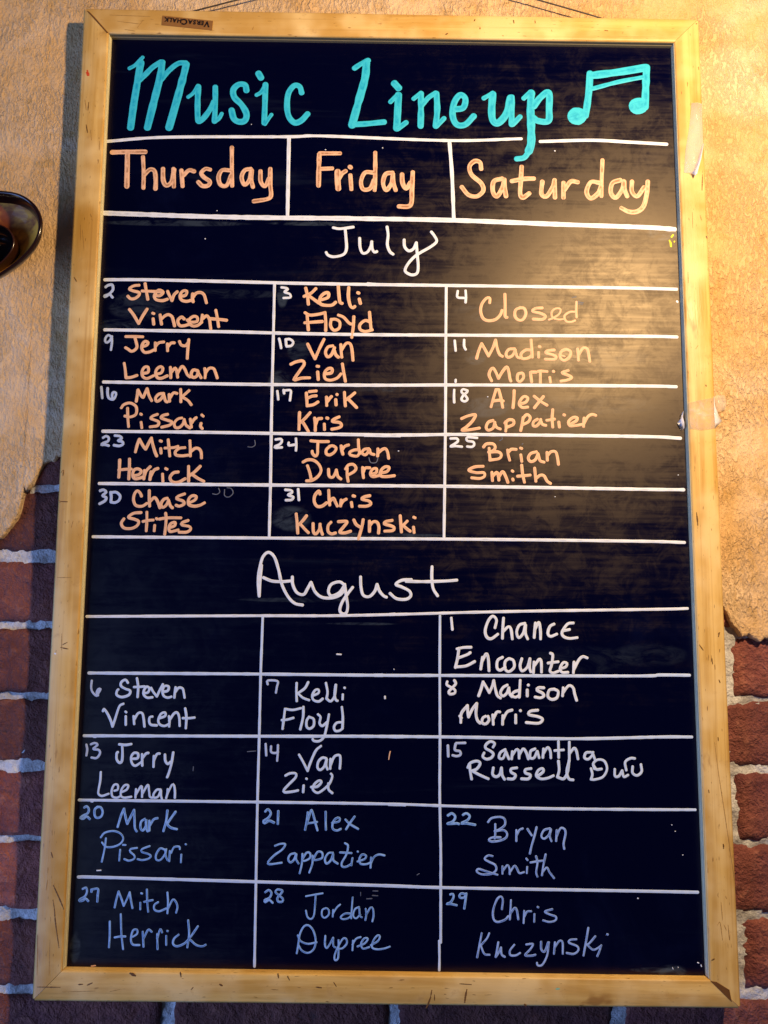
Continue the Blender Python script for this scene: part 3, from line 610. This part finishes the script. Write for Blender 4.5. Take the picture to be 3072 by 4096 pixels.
442 150 453 92 425 64 392 100 370 170 382 218 415 230 463 197;505 78 500 150 497 228;500 180 540 142 560 160 570 232;663 117 622 130 602 180 617 223 650 190 665 127;668 130 667 190 683 232;740 114 735 170 731 222;735 165 765 110 777 170 778 232;878 122 847 140 832 190 852 213 898 196;1020 114 977 122 937 180 947 213 990 228 1048 222;945 172 992 162
W lettering white 20
162 305 210 295 266 293;177 300 165 380 150 443;172 372 238 347 260 332;162 438 230 430 293 398;350 367 337 455;345 400 378 342 393 380 398 467;498 367 462 390 457 443 480 463 518 440;543 377 517 400 517 453 545 473 583 440 578 392 550 377;640 377 627 430 642 468 680 440 700 377;700 377 697 440 706 475;730 402 725 482;732 430 768 382 783 400 785 477;850 337 868 350 860 420 847 468 870 483 908 470;833 410 908 400;927 450 963 438 973 412 945 407 922 450 937 478 980 478;1025 402 1020 482;1022 460 1060 387 1090 362 1122 372
W date_number white 19
90 547 87 570 120 590 148 610 143 633 110 638 102 620 130 590 153 560 142 537
W lettering white 20
321 652 340 600 355 548;355 548 385 600 400 628;400 628 422 580 433 538;433 538 445 600 460 650 483 668;533 572 502 590 482 630 502 653 530 630 545 592;545 600 552 640 568 658;628 537 625 600 621 662;618 612 585 622 567 645 590 662 618 650;680 607 680 653;686 572 688 574;803 592 762 592 752 610 790 630 803 650 778 666 737 660;878 602 842 610 832 655 860 678 898 665 908 620 880 602;945 592 940 652;942 630 985 577 1018 592 1030 640 1044 685
W lettering white 20
190 848 195 780 240 722;240 722 242 770 247 808;247 808 275 750 308 707;308 707 302 780 312 830 333 853;182 800 195 815;373 802 352 815 347 850 375 858 398 830 390 802;425 792 430 862;430 820 455 772 478 770;500 797 498 862;500 830 530 772 568 756;595 792 595 852;628 760 632 762;758 757 702 765 692 790 760 805 793 825 763 853 672 848
W date_number whitish 18
95 1017 98 1098;157 1000 223 998;152 1005 147 1050 183 1060 188 1085 160 1096 130 1090
W lettering skywhite 19
428 1030 440 1002 408 988 375 1012 374 1038 408 1058 430 1080 415 1108 380 1118 352 1100 362 1072;518 1047 482 1070 472 1108 500 1113 523 1062;525 1070 545 1117;570 1062 565 1117;570 1090 600 1047 618 1060 620 1112;622 1085 650 1042 673 1070 688 1117;738 1042 705 1060 702 1108 730 1108 753 1060;755 1060 768 1108;800 1042 795 1107;798 1080 830 1032 850 1060 854 1109;910 987 912 1107;882 1055 948 1050;990 992 990 1117;990 1080 1025 1037 1043 1060 1054 1117;1148 1067 1112 1072 1102 1108 1130 1118 1158 1090 1165 1067;1162 1075 1178 1117
W lettering skywhite 20
255 1152 260 1210 270 1265;242 1180 260 1147 308 1132 333 1150 308 1190 270 1205;275 1205 330 1235 393 1263;430 1182 425 1230 450 1248 478 1230 490 1182;490 1185 495 1235 513 1267;603 1182 562 1190 562 1215 593 1235 578 1263 537 1263;708 1187 667 1195 667 1220 703 1235 688 1263 637 1263;762 1240 798 1210 793 1187 762 1200 747 1240 780 1263 830 1258 873 1240;910 1132 915 1200 902 1250;905 1252 950 1262 978 1210 988 1127;990 1127 972 1210 987 1263 1018 1271
W lettering skywhite 18
1150 1187 1160 1230 1150 1268;1175 1190 1167 1150 1200 1122 1248 1132 1268 1190 1238 1248 1180 1268 1152 1268;1167 1160 1190 1193 1228 1190;1325 1192 1327 1243 1355 1243 1380 1202;1380 1202 1392 1248 1423 1235;1410 1200 1402 1140 1440 1112 1473 1113;1457 1172 1457 1220 1490 1238 1523 1210 1518 1157
G 1740 3180 2.07375
W date_number periwinkle 20
107 170 140 152 168 180 148 220 102 238 150 238 180 235 198 240;232 165 260 152 288 175 268 210 217 235 260 235 333 247
W lettering lilac 17
440 225 470 192 540 182 578 202 578 250 530 288 495 300;500 300 570 292 598 320 588 355 540 378 470 386 447 370 480 352 545 352;500 242 500 320 496 362;675 292 675 382;675 340 700 292 728 278;767 282 785 310 803 335;843 267 825 340 802 420 787 487;953 277 905 292 882 340 905 363 945 330 960 282;962 290 952 340 966 383;1010 292 1005 382;1007 350 1040 277 1073 282 1083 320 1067 400 1072 447
W lettering lilac 16
478 507 440 502 412 530 450 555 498 580 508 620 470 653 390 658 347 635 362 614 430 635 518 662;560 592 560 653;562 630 600 582 618 610 620 657;625 635 660 587 680 610 700 648 738 640;765 597 762 648;757 527 768 540;838 507 850 560 840 640 850 677;792 560 850 550 893 545;918 492 900 580 887 667;892 640 928 602 950 640 988 690
W date_number periwinkle 18
127 825 150 822 153 850 130 890 97 903 130 903 180 914;253 822 217 817 202 840 215 853 245 848 260 817;260 820 252 880 243 942
W lettering lilac 16
555 948 563 870 545 842 512 870 482 960 487 1030 520 1053 580 1035 608 1005;630 872 627 950 621 1032;622 990 660 937 680 960 691 1032;740 962 735 1062;740 1010 765 967 798 965;825 987 823 1052;850 928 858 932;973 947 912 967 950 990 1003 1010 998 1040 950 1053 897 1040
W lettering lilac 16
388 1147 370 1240 350 1347;450 1147 430 1190 378 1250;382 1255 410 1318 453 1325;525 1222 514 1290 503 1342;503 1344 528 1308 547 1265;548 1265 553 1322 580 1343;658 1242 622 1290 627 1328 670 1330 706 1310;757 1240 813 1236 790 1280 748 1328 800 1333 833 1325;880 1217 882 1280 910 1298 938 1222;945 1222 930 1330 890 1408 852 1413 846 1392;995 1222 987 1317;990 1270 1030 1212 1058 1222 1060 1317;1173 1197 1122 1202 1112 1225 1180 1255 1188 1290 1150 1318 1092 1310;1272 1102 1252 1220 1232 1332;1330 1172 1280 1230 1262 1240;1262 1242 1310 1283 1350 1270 1380 1247;1378 1250 1362 1300 1346 1337;18:1428 1155 1434 1158
G 0 0 1
W ruled_line white 12
421 566 665 549 1147 547 1292 544 1789 562 2085 555
W ruled_line white 13
2161 566 2363 561 2510 568 2667 577
W ruled_line white 19
411 852 894 868 1400 874 1806 881 2250 898 2572 909 2698 917
W ruled_line white 14
1156 549 1153 700 1150 862
W ruled_line white 14
1798 570 1808 700 1815 874
W ruled_line white 13
419 1119 583 1119 900 1126 1180 1133 1480 1138 1880 1143 2329 1149 2560 1153 2706 1157
15:1470 1137 1500 1138
W ruled_line white 13
419 1319 900 1327 1180 1334 1500 1339 1880 1341 2560 1345 2708 1348
W ruled_line white 13
414 1528 900 1536 1180 1539 1540 1541 1880 1540 2560 1544 2705 1547
W ruled_line white 13
411 1725 800 1729 1180 1735 1600 1740 1880 1738 2560 1746 2722 1753
14:1460 1741 1600 1742
W ruled_line white 13
397 1934 1180 1941 1880 1946 2560 1957 2735 1959
W ruled_line white 12
372 2147 1180 2153 1880 2157 2560 2165 2738 2170
W ruled_line white 11
1098 1138 1092 1400 1086 1660 1082 1929 1077 2143
W ruled_line white 11
1785 1148 1783 1400 1782 1660 1779 1929 1776 2149
W ruled_line white 11
347 2466 1000 2463 1309 2463 1570 2458 1900 2449 2212 2443 2640 2437 2750 2434
13:1560 2458 1578 2457
W ruled_line skywhite 12
355 2692 1000 2696 1492 2701 1800 2702 2532 2704 2640 2700 2758 2701
14:1500 2701 1530 2701
W ruled_line skywhite 12
336 2943 1090 2945 1400 2945 1800 2948 2283 2955 2640 2948 2767 2948
14:377 2945 382 2945;13:1556 2946 1610 2947
W ruled_line skywhite 11
316 3200 1090 3209 1554 3216 1800 3224 2174 3234 2540 3238 2781 3239
14:366 3202 370 3203;13:1556 3217 1620 3219
W ruled_line skywhite 12
313 3508 400 3509 1060 3528 1555 3543 1800 3551 2540 3564 2791 3569
W ruled_line skywhite 10
1051 2467 1047 2580 1043 2690 1037 2944 1030 3209 1024 3528 1018 3866
W ruled_line skywhite 10
1760 2464 1759 2700 1760 2947 1759 3180 1763 3400 1763 3556 1763 3770
W ruled_line skywhite 9
1757 3763 1758 3830 1757 3882
W paint_speck yellow 7
2686 948 2692 940;8:2682 970 2684 985;5:2698 965 2697 968;6:2678 962 2679 966
W paint_speck white 3
1005 497 1006 498;5:2219 603 2220 604;4:1301 599 1302 599;4:1530 591 1531 592;8:2708 1205 2710 1208;3:2712 1900 2713 1901;5:2551 3593 2553 3594;3:2686 3300 2686 3301;3:2700 3325 2701 3326;3:2730 3420 2730 3421;4:820 955 822 956;3:867 843 867 844;4:1950 1587 1950 1588;3:2219 1987 2219 1988;4:1593 1804 1594 1805;4:2804 3860 2806 3866;3:2690 3870 2692 3876;3:2712 3868 2713 3870;4:2790 3850 2795 3852;3:1460 550 1461 551
"""
base = 0
for n, wd in enumerate(read_words(WORDS)):
    s = Strokes(PANEL, n); s.k = base
    for P, w_ in wd['st']: s.add(P, w_, .00010 if wd['mat'] == 'ghost' else .00016)
    base = (base+len(wd['st'])) % 17
    o = s.build(wd['name'], PAINT[wd['mat']])
    if wd['label']: o['label'] = wd['label']
    if wd['name'] in ('paint_speck', 'chalk_trace'): o['kind'] = 'stuff'

# ---------------------------------------------------------------- wear and marks on the frame
def marks(name, mat, L):
    s = Strokes(FRONT-.00012, 3)
    for a in L:
      if mat == 'umber' and a[0] <= 3: continue
      s.add([(a[i], a[i+1]) for i in range(1, len(a)-1, 2)], a[0]*(.8 if a[0] < 4 else 1), .00003, 1)
    if s.v: o = s.build(name, PAINT[mat]); o['kind'] = 'stuff'
NICKS = [
 (5, 1727, 3962, 1722, 3990), (7, 1722, 3990, 1714, 4012, 1706, 4030), (4, 1738, 3980, 1738, 4000), (7, 1867, 3960, 1862, 3985, 1859, 4008), (4, 1840, 3935, 1885, 3938),
 (6, 2098, 4018, 2103, 4022), (9, 522, 3893, 540, 3902), (6, 722, 3890, 724, 3906), (6, 1112, 3896, 1114, 3910), (4, 1150, 3905, 1158, 3920), (5, 1265, 3948, 1285, 3951), (4, 1335, 3930, 1345, 3945),
 (4, 765, 3958, 772, 3950), (7, 880, 3938, 888, 3942), (5, 350, 3940, 368, 3932), (5, 315, 3938, 330, 3937), (4, 150, 3948, 240, 3949), (3, 250, 3968, 380, 3964), (3, 440, 3966, 480, 3958),
 (5, 214, 3542, 236, 3590, 255, 3635), (4, 212, 3600, 218, 3640, 222, 3690, 236, 3790), (3, 190, 3520, 184, 3560), (4, 205, 3410, 211, 3430), (3, 192, 3470, 191, 3490), (3, 150, 3740, 148, 3900), (3, 200, 3760, 196, 3900),
 (3, 247, 2535, 246, 2600), (4, 252, 2578, 268, 2570), (4, 244, 2590, 272, 2596), (5, 244, 2006, 268, 2007), (4, 246, 1888, 254, 1880, 252, 1902), (3, 230, 2310, 285, 2310), (3, 237, 2000, 240, 2010), (3, 285, 2110, 292, 2085),
 (3, 322, 900, 323, 960), (3, 330, 920, 336, 1000), (4, 297, 1110, 306, 1125), (3, 362, 856, 366, 868), (3, 344, 1145, 350, 1140), (4, 355, 410, 352, 440), (3, 362, 520, 366, 560), (3, 340, 400, 345, 440), (4, 345, 500, 350, 530), (3, 398, 565, 397, 600), (3, 392, 655, 395, 640),
 (3, 470, 85, 560, 96), (3, 550, 110, 572, 82), (3, 440, 60, 600, 66), (3, 500, 118, 540, 124), (3, 1010, 118, 1014, 108), (5, 1784, 137, 1790, 134), (5, 2054, 82, 2056, 92), (4, 1900, 78, 1897, 84), (4, 1920, 110, 1920, 116), (4, 2140, 84, 2141, 92), (3, 2206, 120, 2208, 126), (5, 2420, 122, 2430, 123), (3, 2490, 134, 2492, 128), (3, 2010, 142, 2014, 144),
 (5, 2786, 2052, 2790, 2085, 2791, 2100), (3, 2834, 2640, 2835, 2620), (5, 2874, 2535, 2878, 2530, 2874, 2545), (4, 2798, 2580, 2812, 2600), (4, 2848, 2635, 2850, 2655), (4, 2876, 2720, 2880, 2730), (6, 2893, 3378, 2894, 3384, 2894, 3392), (3, 2858, 2970, 2875, 3100, 2895, 3230, 2920, 3400, 2938, 3520), (4, 2872, 2950, 2873, 2962), (4, 2834, 3160, 2836, 3170), (5, 2848, 3840, 2856, 3836), (3, 2870, 3700, 2880, 3690, 2890, 3760), (3, 2912, 3700, 2918, 3760, 2920, 3740), (3, 2884, 3610, 2890, 3680), (3, 2896, 3700, 2905, 3720), (3, 2870, 3580, 2874, 3588), (3, 2902, 3585, 2906, 3594),
 (4, 2810, 700, 2808, 760), (3, 2783, 1395, 2792, 1382), (4, 2823, 1540, 2825, 1545), (3, 2770, 850, 2771, 910), (3, 2800, 860, 2806, 880), (4, 2825, 945, 2829, 952), (3, 2752, 1090, 2753, 1130)]
marks('wood_nick', 'umber', NICKS); marks('wood_nick', 'hazel', [a for a in NICKS if a[0] <= 3])
marks('paint_speck', 'red', [(14, 350, 292, 352, 298), (6, 349, 282, 350, 284), (4, 2785, 95, 2785, 96)])
marks('paint_speck', 'green', [(7, 2226, 3956, 2236, 3955)])
marks('paint_speck', 'white', [(8, 220, 2614, 222, 2615)])
dk = plain('exposed_dark_wood', (0.17, 0.07, 0.02), .6, .2)
def plate(name, px, y, mat, th=.0004, smooth=False):
    F = [at(a, b, y) for a, b in px]; B = [p+Vector((0, th, 0)) for p in F]; n = len(F)
    return bobj(name, F+B, [tuple(range(n))[::-1], tuple(range(n, 2*n))]+[(i, (i+1) % n, n+(i+1) % n, n+i) for i in range(n)], mat)
plate('mitre_gap', [(2843, 3925), (2866, 3928), (2918, 3960), (2927, 4008), (2898, 3980)], FRONT-.0003, dk)
plate('mitre_gap', [(346, 42), (356, 46), (378, 68), (432, 130), (428, 132), (384, 84)], FRONT-.0003, dk)
# sticker
lb = plain('brown_label_paper', (0.30, 0.135, 0.035), .5)
st = [(650, 62), (852, 83), (848, 121), (646, 100)]
plate('label_sticker', st, FRONT-.00045, lb, .0004)
ink = plain('black_print', (0.008, 0.004, 0.006), .5)
def text_on(px_l, px_r, hpx, body, y, mat, name, big=()):
    """letters from px_l to px_r (reading direction) lying on plane y"""
    A, B = at(*px_l, y), at(*px_r, y); ux = (B-A).normalized(); uz = Vector((-ux.z, 0, ux.x)); 
    hh = (at(px_l[0], px_l[1]+hpx, y)-A).length; vs = []; fs = []; x = 0; parts = []
    for ch in body:
        cu = bpy.data.curves.new('t', 'FONT'); cu.body = ch; cu.size = 1.0; cu.offset = .04; cu.resolution_u = 3
        ob = bpy.data.objects.new('t', cu); S.collection.objects.link(ob); dg = bpy.context.evaluated_depsgraph_get()
        me = ob.evaluated_get(dg).to_mesh(); co = [v.co.copy() for v in me.vertices]; ff = [tuple(p.vertices) for p in me.polygons]
        ob.evaluated_get(dg).to_mesh_clear(); bpy.data.objects.remove(ob)
        x0 = min(c.x for c in co); x1 = max(c.x for c in co); g = 1.32 if len(parts) in big else 1.0
        parts.append((co, ff, x0, x1, x, g)); x += (x1-x0)*g+.05
    sx = (B-A).length/(x-.05)
    for co, ff, x0, x1, xo, g in parts:
        b = len(vs)
        for c in co: vs.append(A+ux*((c.x-x0)*g+xo)*sx+uz*(c.y/.72*hh*g)+Vector((0, -.0001, 0)))
        fs += [tuple(b+i for i in f) for f in ff]
    return bobj(name, vs, fs, mat)
# printed upside down: it starts at the right and its tops point down
text_on((841, 87), (657, 69), 17, 'VERSACHALK', FRONT-.0006, ink, 'label_print', (0, 5))

# ---------------------------------------------------------------- clear tape
def tape_mat(name, col, alpha, rough=.18):
    q = N(name); n = q.noise(q.pos(), 130, 4, .6, 1); q.set(Base_Color=q.mix(q.ramp(n, .4, .7), col, (0.95, 0.85, 0.78)), Roughness=rough, Alpha=q.ramp(n, .3, .75, alpha*.7, alpha*1.2))
    q.bump(n, .5, .001); return q.m
TP = tape_mat('clear_tape', (1.0, 0.93, 0.92), .26, .08); TB = tape_mat('curled_tape', (0.90, 0.90, 1.0), .85, .1)
def sheet(name, rows, mat):
    """rows of (px, py, y) points"""
    vs = [at(a, b, y) for r in rows for a, b, y in r]; n = len(rows[0])
    fs = [(j*n+i, j*n+i+1, (j+1)*n+i+1, (j+1)*n+i) for j in range(len(rows)-1) for i in range(n-1)]
    o = bobj(name, vs, fs, mat, True); md = o.modifiers.new('thickness', 'SOLIDIFY'); md.thickness = .00008; return o
f0 = FRONT-.0005
sheet('clear_tape', [[(2766, 412, f0), (2790, 410, f0-.0004), (2808, 414, f0-.001)], [(2758, 500, f0), (2786, 500, f0-.0005), (2810, 500, f0-.001)], [(2742, 600, f0), (2776, 600, f0-.0006), (2814, 590, f0-.002)], [(2736, 690, f0), (2758, 692, f0-.0008), (2783, 702, f0-.003)]], TP)
sheet('clear_tape', [[(2812, 572, f0-.0012), (2815, 575, f0-.003)], [(2796, 630, f0-.0015), (2806, 632, f0-.0045)], [(2778, 680, f0-.002), (2790, 690, f0-.005)], [(2766, 688, f0-.001), (2782, 703, f0-.004)]], TB)
TN = tape_mat('flat_clear_tape', (0.95, 0.72, 0.5), .22, .3)
sheet('clear_tape', [[(2754, 1612, f0), (2800, 1600, f0), (2856, 1590, f0)], [(2757, 1660, f0), (2805, 1655, f0), (2858, 1650, f0)], [(2762, 1715, f0), (2808, 1722, f0), (2862, 1712, f0)]], TN)
sheet('clear_tape', [[(2735, 1643, PANEL-.004), (2727, 1652, PANEL-.003), (2734, 1645, PANEL-.0065)], [(2731, 1668, PANEL-.006), (2722, 1675, PANEL-.002), (2730, 1660, PANEL-.004)], [(2737, 1688, PANEL-.004), (2709, 1692, PANEL-.001), (2733, 1680, PANEL-.003)], [(2738, 1712, PANEL-.006), (2726, 1721, PANEL-.001), (2716, 1700, PANEL-.002)]], TB)
sheet('clear_tape', [[(2855, 1585, FRONT), (2857, 1586, FRONT+.002)], [(2856, 1620, FRONT), (2862, 1626, FRONT+.003)], [(2857, 1660, FRONT), (2878, 1668, FRONT+.004)], [(2859, 1690, FRONT), (2888, 1684, FRONT+.003)], [(2860, 1714, FRONT), (2863, 1710, FRONT+.002)]], TB)
sheet('clear_tape', [[(2858, 1584, WALL-.006), (2880, 1580, WALL-.005), (2900, 1582, WALL-.004)], [(2862, 1615, WALL-.007), (2885, 1614, WALL-.006), (2906, 1618, WALL-.004)], [(2868, 1650, WALL-.006), (2885, 1644, WALL-.005), (2900, 1640, WALL-.004)]], TP)

# ---------------------------------------------------------------- hanging wire and its nail
wm = plain('dark_wire', (0.05, 0.04, 0.035), .45, .5)
def tube(vs, r, k=8):
    V = []; F = []
    for i, p in enumerate(vs):
        d = (vs[min(i+1, len(vs)-1)]-vs[max(i-1, 0)]).normalized(); a = d.cross(Vector((0, 1, 0))).normalized(); b = d.cross(a)
        for j in range(k): V.append(p+a*r*math.cos(2*math.pi*j/k)+b*r*math.sin(2*math.pi*j/k))
        if i:
            for j in range(k): F.append(((i-1)*k+j, (i-1)*k+(j+1) % k, i*k+(j+1) % k, i*k+j))
    F += [tuple(range(k))[::-1], tuple((len(vs)-1)*k+j for j in range(k))]; return V, F
WD = -.012
Lw = [at(760, 48, WD), at(800, 38, WD), at(870, 20, WD), at(940, 2, WD), at(1560, -158, WD), at(2160, 2, WD), at(2370, 62, WD), at(2420, 78, WD)]
V, F = tube(Lw, .0007); bobj('hanging_wire', V, F, wm, True)
nl = root('nail', 'steel nail holding the hanging wire above the board', 'nail', at(1560, -158, 0))
V, F = tube([Vector((0, .004, 0)), Vector((0, -.020, .001))], .0016); 
a = mesh('nail_shank', V, F, plain('steel', (0.35, 0.33, 0.3), .35, .5, Metallic=1.0), nl, True)
V, F = tube([Vector((0, -.020, .001)), Vector((0, -.0215, .001))], .0038, 14); mesh('nail_head', V, F, a.data.materials[0], nl, True)

# ---------------------------------------------------------------- wall lamp at the left edge
def lamp_thing():
    px = [(-300, 930), (-280, 850), (-220, 792), (-130, 766), (-40, 765), (40, 770), (90, 783), (130, 808), (157, 842), (171, 885), (167, 930), (148, 975), (115, 1018), (75, 1056), (30, 1088), (-20, 1118), (-90, 1145), (-170, 1140), (-240, 1090), (-285, 1010)]
    C0 = at(-60, 935, -.06); r = root('wall_lamp', 'dark glossy oval wall lamp shade left of the chalkboard, cut off by the edge', 'lamp', (C0.x, 0, C0.z))
    rim = [at(a, b, -.06)-Vector((C0.x, 0, C0.z)) for a, b in px]
    # refine the outline
    n = len(rim); R = []
    for i in range(n):
        p0, p1, p2, p3 = rim[i-1], rim[i], rim[(i+1) % n], rim[(i+2) % n]
        for k in range(4):
            t = k/4; R.append(.5*((2*p1)+(p2-p0)*t+(2*p0-5*p1+4*p2-p3)*t*t+(3*p1-p0-3*p2+p3)*t*t*t))
    def loft(name, prof, mat, sh=(0, 0), out=None):
        vs = []; m_ = len(R)
        for sc, y, dx, dz in prof:
            for p in R: vs.append((p.x*sc+dx, y, p.z*sc+dz))
        fs = [(j*m_+i, j*m_+(i+1) % m_, (j+1)*m_+(i+1) % m_, (j+1)*m_+i) for j in range(len(prof)-1) for i in range(m_)]
        if out: fs.append(tuple(len(vs)-m_+i for i in range(m_))[::-1])
        o = mesh(name, vs, fs, mat, r, True); return o
    amber = N('amber_lacquer'); nz = amber.noise(amber.pos(), 16, 4, .6, 1.2)
    amber.set(Base_Color=amber.mix(amber.ramp(nz, .40, .62), (0.28, 0.06, 0.006), (0.95, 0.42, 0.03)), Roughness=.7); amber.b.inputs['Coat Weight'].default_value = .12
    black = plain('black_lacquer', (0.006, 0.003, 0.003), .12, .6)
    loft('shade', [(.30, -.002, -.01, .0), (.45, -.020, -.01, 0), (.70, -.038, -.004, 0), (.93, -.052, 0, 0), (1.0, -.060, 0, 0), (.995, -.0622, 0, 0), (.96, -.0625, 0, 0), (.94, -.0615, 0, 0), (.90, -.058, 0, 0), (.86, -.050, 0, 0)], plain('dark_bronze_lacquer', (0.016, 0.005, 0.004), .16, .6))
    loft('shade_lining', [(.861, -.050, 0, 0), (.78, -.046, 0, 0), (.62, -.040, -.002, -.001), (.40, -.030, -.004, -.002), (.02, -.024, -.006, 0)], amber.m, out=True)
    cx, cz = -.006, -.008
    loft('bulb_cup', [(.50, -.034, cx, cz), (.555, -.050, cx, cz), (.55, -.0515, cx, cz), (.53, -.0515, cx, cz)], plain('copper_lip', (0.035, 0.010, 0.005), .2, .6))
    loft('cup_lining', [(.53, -.0515, cx, cz), (.50, -.044, cx, cz), (.40, -.034, cx, cz), (.02, -.030, cx, cz)], black, out=True)
lamp_thing()
